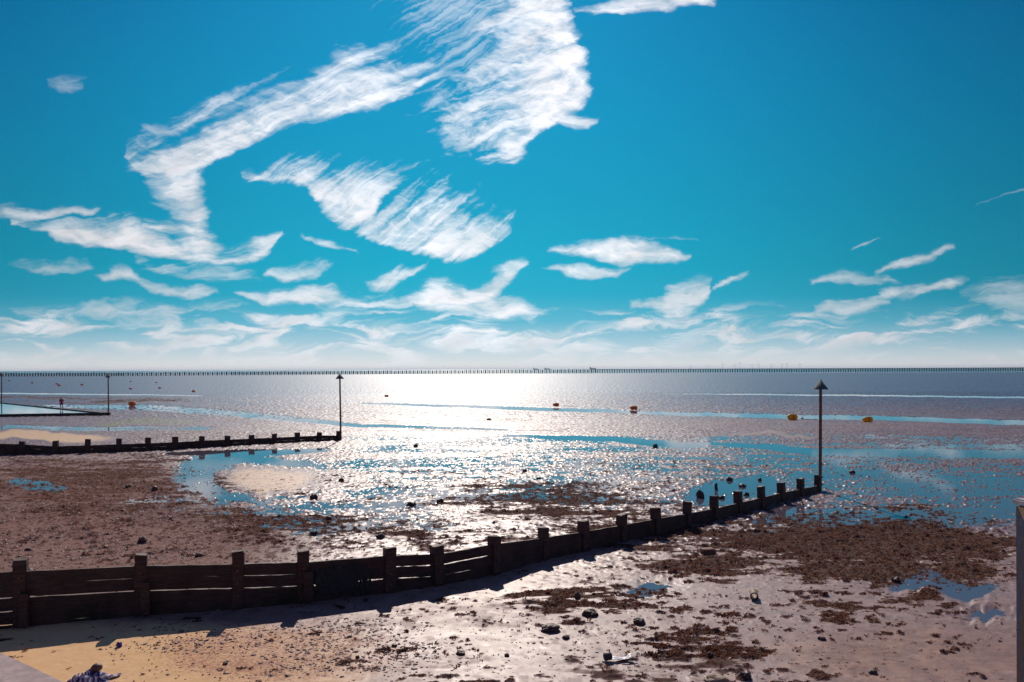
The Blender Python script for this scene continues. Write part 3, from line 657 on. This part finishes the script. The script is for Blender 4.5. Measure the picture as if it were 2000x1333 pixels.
# ------------------------------------------------------------------ person in pink
def skin_body(name, joints, bones, mat, parent, sub=2):
    me = bpy.data.meshes.new(name); me.from_pydata([j[:3] for j in joints], bones, []); o = bpy.data.objects.new(name, me); COL.objects.link(o)
    md = o.modifiers.new('s', 'SKIN'); o.modifiers.new('u', 'SUBSURF').levels = sub; o.modifiers['u'].render_levels = sub
    for i, j in enumerate(joints):
        sv = me.skin_vertices[0].data[i]; sv.radius = (j[3], j[4] if len(j) > 4 else j[3]); sv.use_root = (i == 0)
    me.materials.append(mat)
    dg = bpy.context.evaluated_depsgraph_get(); ev = bpy.data.meshes.new_from_object(o.evaluated_get(dg)); o.modifiers.clear(); o.data = ev
    ev.polygons.foreach_set('use_smooth', [True]*len(ev.polygons)); o.parent = parent; return o
pp = p2w(115, 801.5); pt = thing('person', 'small distant person in a pink top and shorts standing by the pool wall', 'person', (pp.x, pp.y+0.6, gh(pp.x, pp.y)-0.0), 0.3)
k = 1.62/1.7
J = [(0,0,.92,.13,.10),(0,0,1.10,.12,.09),(0,.0,1.32,.16,.10),(0,0,1.46,.06,.06),(0,.01,1.52,.055,.055),(0,.02,1.60,.085,.09),(0,.02,1.68,.07,.08),
     (-.10,0,.86,.085),(-.11,.02,.50,.055),(-.11,0,.10,.038),(-.12,.12,.03,.03),(.10,0,.86,.085),(.12,.03,.50,.055),(.14,-.02,.10,.038),(.15,.10,.03,.03),
     (-.19,0,1.38,.055),(-.26,.0,1.10,.042),(-.24,.10,.87,.03),(-.23,.14,.78,.024),(.19,0,1.38,.055),(.27,.0,1.10,.042),(.26,.10,.87,.03),(.25,.14,.78,.024)]
Bn = [(0,1),(1,2),(2,3),(3,4),(4,5),(5,6),(0,7),(7,8),(8,9),(9,10),(0,11),(11,12),(12,13),(13,14),(2,15),(15,16),(16,17),(17,18),(2,19),(19,20),(20,21),(21,22)]
J = [tuple(c*k for c in j) for j in J]
skin_body('body', J, Bn, M['skin'], pt)
T = [(0,0,.80,.17,.13),(0,0,1.0,.155,.12),(0,0,1.30,.18,.125),(0,0,1.43,.10,.08),(-.20,0,1.37,.075),(-.25,0,1.2,.06),(.20,0,1.37,.075),(.25,0,1.2,.06)]
skin_body('top', [tuple(c*k for c in j) for j in T], [(0,1),(1,2),(2,3),(2,4),(4,5),(2,6),(6,7)], M['pink'], pt)
T = [(0,0,.88,.15,.12),(-.10,0,.80,.10),(-.11,.01,.60,.085),(.10,0,.80,.10),(.12,.02,.60,.085)]
skin_body('shorts', [tuple(c*k for c in j) for j in T], [(0,1),(1,2),(0,3),(3,4)], M['pink'], pt)
T = [(0,-.01,1.67,.085,.09),(0,-.05,1.60,.075,.06),(0,-.06,1.50,.05,.04)]
skin_body('hair', [tuple(c*k for c in j) for j in T], [(0,1),(1,2)], M['hair'], pt)

# ------------------------------------------------------------------ buoys
def buoy(px, py, L, D, rz, tilt, mat, label, ring=True):
    q = p2w(px, py); g = gh(q.x, q.y); g = max(g, 0)
    t = thing('mooring_buoy', label, 'buoy', (q.x, q.y, g-0.03), rz, 'mooring buoys stranded on the mud')
    R = D/2; prof = [(-L/2, .0), (-L/2+.01, R*.45), (-L/2+R*.35, R*.9), (-L/2+R*.7, R), (L/2-R*.7, R), (L/2-R*.35, R*.9), (L/2-.01, R*.45), (L/2, 0)]
    m = MB(); m.tube([(p[0]*math.cos(tilt), 0, R+p[0]*math.sin(tilt)) for p in prof], [max(p[1], .004) for p in prof], 20)
    m.build('body', mat, t)
    m = MB(); m.tube([(-.03, 0, R), (.03, 0, R)], R*1.02, 20); m.build('band', M['dark_rope'] if ring else mat, t)
    m = MB(); n = 10; cx = -L/2-.05
    m.tube([(cx+.055*math.cos(2*math.pi*k/n), 0, R+.055*math.sin(2*math.pi*k/n)) for k in range(n+1)], .014, 6); m.build('mooring_ring', M['dark_rope'], t)
    return t
BY = [(1548,821,.95,.58,.1,.0,'buoy_y','large yellow buoy lying in the blue channel just left of the right marker pole'),
      (1695,825,.95,.52,.25,.08,'buoy_y','yellow buoy tipped on one end in the channel right of the right marker pole'),
      (1238,801,.86,.50,-.1,.0,'buoy','orange buoy beside the channel, the right one of the middle two'),
      (1086,794.5,.80,.48,.1,.0,'buoy','rounded orange buoy beside the channel, the left one of the middle two'),
      (755,776,.70,.42,.1,.0,'buoy','reddish buoy alone in the white sun glare right of the middle marker'),
      (258,793.5,.98,.62,.0,.0,'buoy','orange buoy standing in a puddle right of the pool corner marker'),
      (378,766.5,.75,.45,.1,.0,'buoy','red orange buoy, farthest right of those beyond the bathing pool'),
      (312,759.5,.80,.42,.1,.0,'buoy','orange buoy in the lower far row, between two others'),
      (255,761,.78,.42,-.1,.0,'buoy','orange buoy just right of and behind the pool corner marker, lower far row'),
      (305,748.5,.8,.42,.2,.0,'buoy','small dark orange buoy in the upper far row, above its brighter neighbour'),
      (255,746.8,.8,.42,.0,.0,'buoy','tiny dull buoy in the upper far row near the pool corner marker'),
      (160,753,1.0,.5,.1,.0,'buoy','orange buoy on the green strip, alone left of the pool corner marker'),
      (115.5,754.5,1.0,.55,-.1,.0,'buoy','nearer orange buoy of the overlapping far pair'),
      (111,751.5,1.0,.5,.1,.0,'buoy','farther orange buoy of the overlapping far pair'),
      (63,749.3,1.0,.5,.0,.0,'buoy','dark small buoy far out between the left marker and the pair'),
      (18,744.8,1.1,.5,.1,.0,'buoy','faintest buoy far out beside the left edge marker')]
for b in BY: buoy(b[0], b[1], b[2], b[3], b[4], b[5], M[b[6]], b[7])
def float_ball(px, py, r, mat, label):
    q = p2w(px, py); t = thing('pickup_float', label, 'float', (q.x, q.y, max(gh(q.x, q.y), 0)-0.02))
    m = MB(); n = 9; m.tube([(0, 0, r-r*math.cos(math.pi*i/n)) for i in range(n+1)], [max(.003, r*math.sin(math.pi*i/n)) for i in range(n+1)], 14); m.build('ball', mat, t)
    m = MB(); m.tube([(0, 0, 2*r-.01), (0, 0, 2*r+.05)], .03, 8); m.build('stem', M['dark_rope'], t)
    m = MB(); m.tube([(r*.8+.2*i, .15*math.sin(i*1.3), .03) for i in range(8)], .022, 6); m.build('rope', M['dark_rope'], t)
float_ball(1567, 820, .13, M['white'], 'small pale float and rope in the channel next to the large yellow buoy')
float_ball(1102, 794, .06, M['dark_rope'], 'tiny dark float on a rope beside the rounded orange buoy')
float_ball(1249, 802, .06, M['dark_rope'], 'tiny dark float on a rope beside the right orange buoy')

# ------------------------------------------------------------------ far barrier of piles
def bar_y(px):       # distance of the barrier along its line
    xs = [-60, 200, 600, 1000, 1300, 1500, 1700, 2060]; yb = [735.8, 735.0, 732.2, 729.2, 727.6, 726.9, 726.0, 724.2]
    return np.interp(px, xs, yb)
def bar_pt(px): return p2w(px, float(bar_y(px)))
pile0 = None; LB = 'slim dark barrier pile standing free in the long row along the horizon'; px = -30.0; n_p = 0
while px < 1165:
    w_px = 5.2 if px < 200 else (4.6 if px < 450 else 3.7); th = 2.1 if (px < 240 or n_p % 2) else 1.1; q = bar_pt(px); zt = h_at(px, float(bar_y(px))-6.6, q.y)
    if pile0 is None:
        m = MB(); m.box((0, 0, .5), (1, 1, 1.0)); m.box((0, 0, 1.01), (1.12, 1.12, .03)); pile0 = m.build('barrier_pile', M['pile']); o = pile0
    else: o = pile0.copy(); COL.objects.link(o)
    tag(o, LB, 'pile', 'free standing piles of the horizon barrier'); wd = q.y/F*th
    o.location = (q.x, q.y, -0.1); o.scale = (wd, wd, zt*random.uniform(.90, 1.05)); n_p += 1; px += w_px*random.uniform(.96, 1.04)
bt = thing('railed_barrier', 'right part of the horizon barrier where a rail joins the tops of the piles', 'barrier', tuple(bar_pt(1165)))
o0 = bar_pt(1165); cnt = 0; rest = MB(); pts = []; pm = None
while px < 2050:
    q = bar_pt(px); zt = h_at(px, float(bar_y(px))-6.0, q.y); pts.append((q.x-o0.x, q.y-o0.y, zt)); wd = q.y/F*1.6
    if cnt < 95:
        if pm is None:
            m = MB(); m.box((0, 0, .5), (1, 1, 1)); pm = m.build('pile', M['pile'], bt); o = pm
        else: o = pm.copy(); COL.objects.link(o); o.parent = bt
        o.location = (q.x-o0.x, q.y-o0.y, -.1); o.scale = (wd, wd, zt)
    else: rest.box((q.x-o0.x, q.y-o0.y, zt/2-.1), (wd, wd, zt))
    cnt += 1; px += 4.8
tag(rest.build('far_piles', M['pile'], bt), kind='stuff')
m = MB(); m.tube([(a, b, c) for a, b, c in pts], .42, 4, False); m.build('top_rail', M['pile'], bt)

# ------------------------------------------------------------------ ships and wind farm
def haze():
    bm = bmesh.new(); bmesh.ops.create_cube(bm, size=1)
    for v in bm.verts: v.co = Vector((v.co.x*150000, v.co.y*150000+2000, (v.co.z+.5)*91-1))
    me = bpy.data.meshes.new('haze'); bm.to_mesh(me); bm.free(); m = bpy.data.materials.new('haze_air'); m.use_nodes = True; nt = m.node_tree; nt.nodes.clear()
    out = nt.nodes.new('ShaderNodeOutputMaterial'); v = nt.nodes.new('ShaderNodeVolumePrincipled'); nt.links.new(v.outputs[0], out.inputs['Volume'])
    v.inputs['Density'].default_value = 3.2e-5; v.inputs['Color'].default_value = (.78, .88, 1.0, 1); v.inputs['Anisotropy'].default_value = 0.3
    me.materials.append(m); o = bpy.data.objects.new('haze', me); COL.objects.link(o); o['kind'] = 'stuff'
haze()
def ship(px, L, H, label, y=7000, sup=.2):
    H *= .72
    x = (px-1000)/F*y; t = thing('cargo_ship', label, 'ship', (x, y, 0), 0.05)
    m = MB(); h = H*.42; w = L*.14
    vs = [(-L/2, -w/2, 0), (L/2*.9, -w/2, 0), (L/2, 0, 0), (L/2*.9, w/2, 0), (-L/2, w/2, 0)]; vs += [(a*1.03, b*1.1, h) for a, b, c in vs]
    m.add(vs, [(4,3,2,1,0), (5,6,7,8,9)]+[(i, (i+1) % 5, 5+(i+1) % 5, 5+i) for i in range(5)]); m.build('hull', M['ship'], t)
    m = MB(); m.box((-L*.36, 0, h+H*.29), (L*sup, w*.8, H*.58-.1)); m.box((-L*.36, 0, h+H*.63), (L*sup*.5, w*.5, H*.1)); m.build('bridge', M['ship'], t)
    m = MB(); 
    for i in range(3): m.box((-L*.12+i*L*.19, 0, h+H*.12), (L*.15, w*.8, H*.24-.1))
    m.build('cargo', M['ship'], t)
ship(1047, 50, 18, 'faint low ship on the horizon, leftmost of the three ships'); ship(1069, 50, 21, 'small ship on the horizon, close right of the leftmost ship')
ship(1158, 58, 27, 'blocky ship alone on the horizon right of the sun glare')
def turbine(px, H, label, ph, y=8500):
    x = (px-1000)/F*y; t = thing('wind_turbine', label, 'wind turbine', (x, y, 0), 0, 'wind turbines on the horizon')
    MB().tube([(0, 0, 0), (0, 0, H)], [2.2, 1.3], 8).build('tower', M['turbine'], t)
    MB().box((0, 2, H+1.5), (4, 10, 4)).build('nacelle', M['turbine'], t)
    for i in range(3):
        a = ph+i*2.094; m = MB(); L = H*.55
        m.tube([(0, -4, H+1.5), (math.sin(a)*L, -4, H+1.5+math.cos(a)*L)], [1.3, .4], 6); m.build('blade', M['turbine'], t)
for i, (px_, h_) in enumerate([(1349,28),(1383,34),(1411,46),(1436,42),(1445,58),(1469,40),(1482,44),(1507,42),(1527,40),(1537,46),(1562,46)]):
    nm = ['pale wind turbine on the horizon, leftmost of the wind farm','faint wind turbine, second from the left of the wind farm','wind turbine third from the left of the wind farm','wind turbine close left of the tallest one',
          'tallest wind turbine, standing near the middle of the wind farm','wind turbine close right of the tallest one','wind turbine second to the right of the tallest one','wind turbine right of centre of the wind farm',
          'wind turbine third from the right end of the wind farm','wind turbine second from the right end of the wind farm','rightmost wind turbine, just left of the right marker cone'][i]
    turbine(px_, h_*1.0, nm, random.random()*2)

# ------------------------------------------------------------------ stones and litter
def rock(px, py, wpx, hpx, label, mat='stone', name='stone', sq=0.0, cat='stone', group='loose stones on the foreshore'):
    q = p2w(px, py); s = q.y/F; w = wpx*s; h = hpx*s
    bm = bmesh.new(); bmesh.ops.create_icosphere(bm, subdivisions=3, radius=1)
    sd_ = random.random()*100
    from mathutils import noise as mn
    for v in bm.verts:
        c = v.co.copy(); n = mn.noise(c*1.4+Vector((sd_, 0, 0)))*.35+mn.noise(c*3.5+Vector((sd_, 9, 0)))*.16+mn.noise(c*8+Vector((sd_, 9, 4)))*.05
        if sq: c = Vector([math.copysign(abs(a)**(1-sq), a) for a in c])
        v.co = c*(1+n*(1-sq)); v.co.x *= w/2; v.co.y *= w*.42; v.co.z = v.co.z*h*.62
    me = bpy.data.meshes.new(name); bm.to_mesh(me); bm.free(); me.materials.append(M[mat])
    o = bpy.data.objects.new(name, me); COL.objects.link(o)
    o.location = (q.x, q.y, max(gh(q.x, q.y), 0)+h*.25); o.rotation_euler = (0, 0, random.uniform(-.4, .4))
    return tag(o, label, cat, group)
for r in [(613,975,15,12,'dark stone by the edge of the pale sand oval behind the near groyne'),
    (667,942,12,7,'flat dark stone right of the pale sand oval'),(812,873,9,6,'small pinkish dark stone in the glare right of the middle marker'),
    (955,822,9,5,'lone dark stone in the white glare beyond the mid mud'),(1280,874,9,8,'square dark stone on the near edge of the wide teal channel'),
    (1367,972,15,16,'round dark stone at the left of the teal pool behind the near groyne'),(1399,957,6,15,'upright narrow dark stone standing in the teal pool'),
    (1425,939,11,8,'dark stone at the back of the teal pool'),(1450,951,15,7,'flat reddish stone in the teal pool near the right marker'),
    (1484,939,8,6,'small dark stone right end of the teal pool'),(1410,974,12,7,'dark stone low in the teal pool touching a groyne post'),
    (1458,968,10,7,'dark stone just behind the groyne planks near the fourth post from the marker'),(1665,924,11,6,'dark stone on blue wet mud right of the right marker'),
    (1025,922,9,6,'small dark stone beyond the weed bank left part'),(1052,937,10,6,'small stone at the back rim of the brown weed bank'),
    (278,1062,18,11,'dark lump of stone above the second near groyne post'),(388,1090,15,9,'dark stone just above the planks between two left posts'),
    (302,960,13,10,'dark stone on the shingle left of the pale sand oval'),(250,955,12,6,'flat dark stone left of another on the left shingle'),
    (55,1078,13,7,'dark stone on the shingle above the leftmost near post'),(743,1054,16,10,'dark clod behind the near groyne left of the middle posts'),
    (642,1017,12,9,'dark stone on glittering mud above the fourth groyne post'),(614,1046,14,8,'dark stone lying on weed above the fourth groyne post'),
    (860,982,14,9,'dark stone at the left tip of the brown weed bank'),(803,988,18,9,'large dark clod left of the brown weed bank'),
    (1128,1172,12,12,'pointed dark stone in front of the near groyne on glistening mud'),(1075,1236,36,14,'widest weedy stone on the bright mud in the lower middle'),
    (1248,1222,24,13,'weed covered stone right of the widest weedy stone'),(900,1283,18,8,'flat dark stone on smooth sand at the lower middle'),
    (770,1267,11,6,'small dark stone on the sand left of a flat one'),(698,1290,9,6,'small dark stone low on the reddish sand'),
    (1750,1137,17,11,'dark boulder in the blue puddle at right'),(990,1286,10,6,'tiny round stone at the lower middle left of the litter'),
    (1152,1206,30,13,'weedy clump of stone on the bright mud below the middle posts'),(1387,1287,12,11,'dark rounded stone among weed at lower right'),
    (1605,1254,16,7,'flat dark stone on the smooth mud at lower right'),(1705,1320,18,9,'dark stone at the bottom edge at right'),
    (440,1303,10,6,'small dark stone on the yellow sand right of the cloth'),(1105,1252,14,8,'dark stone below the widest weedy stone')]:
    rock(*r)
rock(1398, 1338, 48, 16, 'tan flat rock at the bottom edge right of centre', 'stone2')
rock(1455, 1330, 26, 14, 'reddish rock at the bottom edge beside the tan rock', 'stone')
rock(1382, 1084, 28, 12, 'worn brick block lying on weed in front of the near groyne', 'brick', 'brick', .55, 'brick', None)
rock(233, 1268, 11, 12, 'small purple ball lying on yellow sand near the groyne shadow', 'purple' if 'purple' in M else 'stone', 'ball', 0, 'ball', None)
# short pipe end
q = p2w(1472, 1174); t = thing('clay_pipe', 'short tan piece of pipe lying on mud at the edge of the weed', 'pipe', (q.x, q.y, gh(q.x, q.y)+.05), .0)
m = MB(); n = 20; a = Vector((-.02, -.12, .035)); b = Vector((.05, .18, .05)); d = (b-a)
m.tube([a, a+d*.33, a+d*.66, b], .085, n, True, False); m.tube([b-d*.02, a+d*.01], .068, n, True, False)
m.build('pipe_wall', M['stone2'], t)
m = MB(); m.tube([a+Vector((0, -.002, 0)), a+d*.12], .092, n, True, False); m.tube([a+d*.12, a-d*.005], .066, n, True, False); m.build('collar', M['stone2'], t)
# litter
q = p2w(1210, 1296); t = thing('litter', 'bent white tray with a dark can end lying on bright mud at bottom middle', 'litter', (q.x, q.y, gh(q.x, q.y)+.02), .1)
m = MB()
vs = []; 
for j in range(5):
    for i in range(9):
        vs.append((-.18+.05*i, -.07+.035*j, .015*math.sin(i*.9)+.02*abs(j-2)*.6+(.04 if i > 6 else 0)))
fs = [(j*9+i, j*9+i+1, (j+1)*9+i+1, (j+1)*9+i) for j in range(4) for i in range(8)]
m.add(vs, fs, True); o = m.build('tray', M['white'], t); s_ = o.modifiers.new('t', 'SOLIDIFY'); s_.thickness = .006
m = MB(); m.tube([(-.26, 0, .05), (-.14, .02, .06)], [.065, .06], 14); m.build('can', M['dark_rope'], t)
m = MB(); m.tube([(.0, -.1, .02), (.12, -.11, .03), (.28, -.09, .02)], [.012, .018, .01], 8); m.build('stick', M['stone'], t)
# crumpled striped cloth
q = p2w(176, 1337); t = thing('crumpled_cloth', 'crumpled purple and white striped cloth on yellow sand at the bottom left', 'cloth', (q.x, q.y, 0.05), .1)
nx_, ny_ = 60, 44; gx, gy = np.meshgrid(np.linspace(-1, 1, nx_), np.linspace(-1, 1, ny_))
hh = np.abs(fbm(gx+5, gy+5, .55, .5, 3, 200))*.22+np.abs(fbm(gx+1, gy, .25, .9, 2, 220))*.10
edge = np.clip(1.15-np.sqrt(gx**2+gy**2), 0, 1)
wx_ = gx*.33+fbm(gx, gy, .6, .6, 2, 230)*.12; wy_ = gy*.24+fbm(gx, gy, .6, .6, 2, 240)*.09
V = np.stack([wx_, wy_, hh*np.clip(edge*2, .1, 1)+.01], -1).reshape(-1, 3); ix = np.arange(nx_*ny_).reshape(ny_, nx_)
Fq = np.stack([ix[:-1, :-1], ix[:-1, 1:], ix[1:, 1:], ix[1:, :-1]], -1).reshape(-1, 4)
o = np_mesh('towel', V, Fq, M['stripe'], True); o.parent = t
uv = o.data.uv_layers.new(name='UVMap'); uvc = np.stack([gx.ravel()*.5+.5+gy.ravel()*.1, gy.ravel()*.5+.5], -1)[Fq.ravel()]; uv.data.foreach_set('uv', uvc.ravel().astype(np.float32))
o.modifiers.new('t', 'SOLIDIFY').thickness = .008
rk = MB(); n = 8; rk.tube([(.05, .14, .10+.11*(1-math.cos(math.pi*i/n))*.6) for i in range(n+1)], [max(.004, .085*math.sin(math.pi*i/n)) for i in range(n+1)], 14); rk.build('cap', M['hair'], t)

# a dark mat of weed hanging on the planks of the near groyne
i = 5; a, b = P1[4], P1[5]; m = MB(); rz = rot_to(b[0]-a[0], b[1]-a[1]); nr = Vector((math.sin(rz), -math.cos(rz), 0))
for _ in range(900):
    t_ = random.gauss(.42, .17); z_ = random.gauss(.50, .15)
    if not (.06 < t_ < .8 and .12 < z_ < .80): continue
    c = Vector((a[0]+(b[0]-a[0])*t_, a[1]+(b[1]-a[1])*t_, z_))+nr*(.085+random.random()*.03)
    l = random.uniform(.05, .13); e = Vector((random.uniform(-.05, .05), 0, -l)); s_ = Vector((math.cos(rz), math.sin(rz), 0))*random.uniform(.012, .03)
    m.add([c-s_, c+s_, c+e+s_*.4+nr*.02, c+e-s_*.4+nr*.02], [(0, 1, 2, 3)])
tag(m.build('hanging_seaweed', M['weed_dark']), 'black mat of seaweed hanging on the near groyne planks right of the fourth post', 'seaweed')

# ------------------------------------------------------------------ concrete ledge and right hand pillar
def prism(name, pts, z0, z1, mat, bev=.02):
    bm = bmesh.new(); f = bm.faces.new([bm.verts.new((x, y, z0)) for x, y in pts]); r = bmesh.ops.extrude_face_region(bm, geom=[f])
    for v in [g for g in r['geom'] if isinstance(g, bmesh.types.BMVert)]: v.co.z = z1
    bmesh.ops.recalc_face_normals(bm, faces=bm.faces); bmesh.ops.bevel(bm, geom=[e for e in bm.edges if min(v.co.z for v in e.verts) > z1-.01], offset=bev, segments=2, affect='EDGES')
    me = bpy.data.meshes.new(name); bm.to_mesh(me); bm.free(); me.materials.append(mat); o = bpy.data.objects.new(name, me); COL.objects.link(o); return o
za = .30; a = p2w(-60, 1250, za); b = p2w(0, 1273, za); c = p2w(60, 1300, za); d = p2w(128, 1333, za); e = d+(d-c)*1.2
tag(prism('concrete_ledge', [(a.x, a.y), (b.x, b.y), (c.x, c.y), (d.x, d.y), (e.x, e.y), (e.x, 8.5), (-14, 8.5), (-14, a.y-.2)], -.4, za, M['concrete']), 'pale concrete ledge of the sea wall at the bottom left corner', 'ledge')
def pillar_mat():
    m, nt, b, tc = new_mat('stained_steel')
    sp = nt.nodes.new('ShaderNodeSeparateXYZ'); nt.links.new(tc.outputs['Object'], sp.inputs[0]); z = N(nt, sp.outputs[2])
    mp = nt.nodes.new('ShaderNodeMapping'); mp.inputs['Scale'].default_value = (5, 5, .7); nt.links.new(tc.outputs['Object'], mp.inputs[0])
    n1 = noise(nt, mp.outputs[0], 2.5, 5, .65); n2 = noise(nt, tc.outputs['Object'], 30, 4, .6)
    c = mixc(nt, n1.ss(.42, .6), (.055, .065, .12), (.10, .06, .045)); c = mixc(nt, n2.ss(.55, .7)*.4, c, (.16, .13, .12))
    setv(nt, b, 'Base Color', c); setv(nt, b, 'Roughness', .6); bump(nt, b, n2, .002); return m
M['pillar'] = pillar_mat(); M['pillar_cap'] = simple('painted_cap', (.30, .28, .30), (.42, .40, .42), 12, .9, .002); M['tan'] = simple('tan_panel', (.55, .32, .16), (.62, .38, .2), 10, .7)
y1 = 4.3; x0 = (1983.5-1000)/F*y1; zt = h_at(1990, 973, y1)
t = thing('steel_pillar', 'tall stained steel pillar with a pale cap at the right edge of the view', 'pillar', (x0, y1, 0))
prism_o = prism('shaft', [(0, 0), (.35, 0), (.35, -.35), (0, -.35)], 2.0, zt-.03, M['pillar'], .012); prism_o.parent = t
co = prism('cap', [(-.012, .012), (.362, .012), (.362, -.362), (-.012, -.362)], zt-.03+.001, zt, M['pillar_cap'], .008); co.parent = t
pm_ = MB(); pm_.add([(-.004, -.06, zt-.04), (-.004, -.02, zt-.04), (-.004, -.34, zt-.42), (-.004, -.34, zt-.04)], [(0, 1, 2, 3)])
pm_.add([(-.001, -.06, zt-.04), (-.001, -.02, zt-.04), (-.001, -.34, zt-.42), (-.001, -.34, zt-.04)], [(3, 2, 1, 0)]); pm_.build('tan_panel', M['tan'], t)
bs = prism('base_plinth', [(-.02, .02), (.37, .02), (.37, -.37), (-.02, -.37)], 0, 2.0, M['concrete'], .01); bs.parent = t
print('piles', n_p, cnt, 'P1', [(round(p[0], 1), round(p[1], 1), round(p[2], 2), round(p[3], 2)) for p in P1])
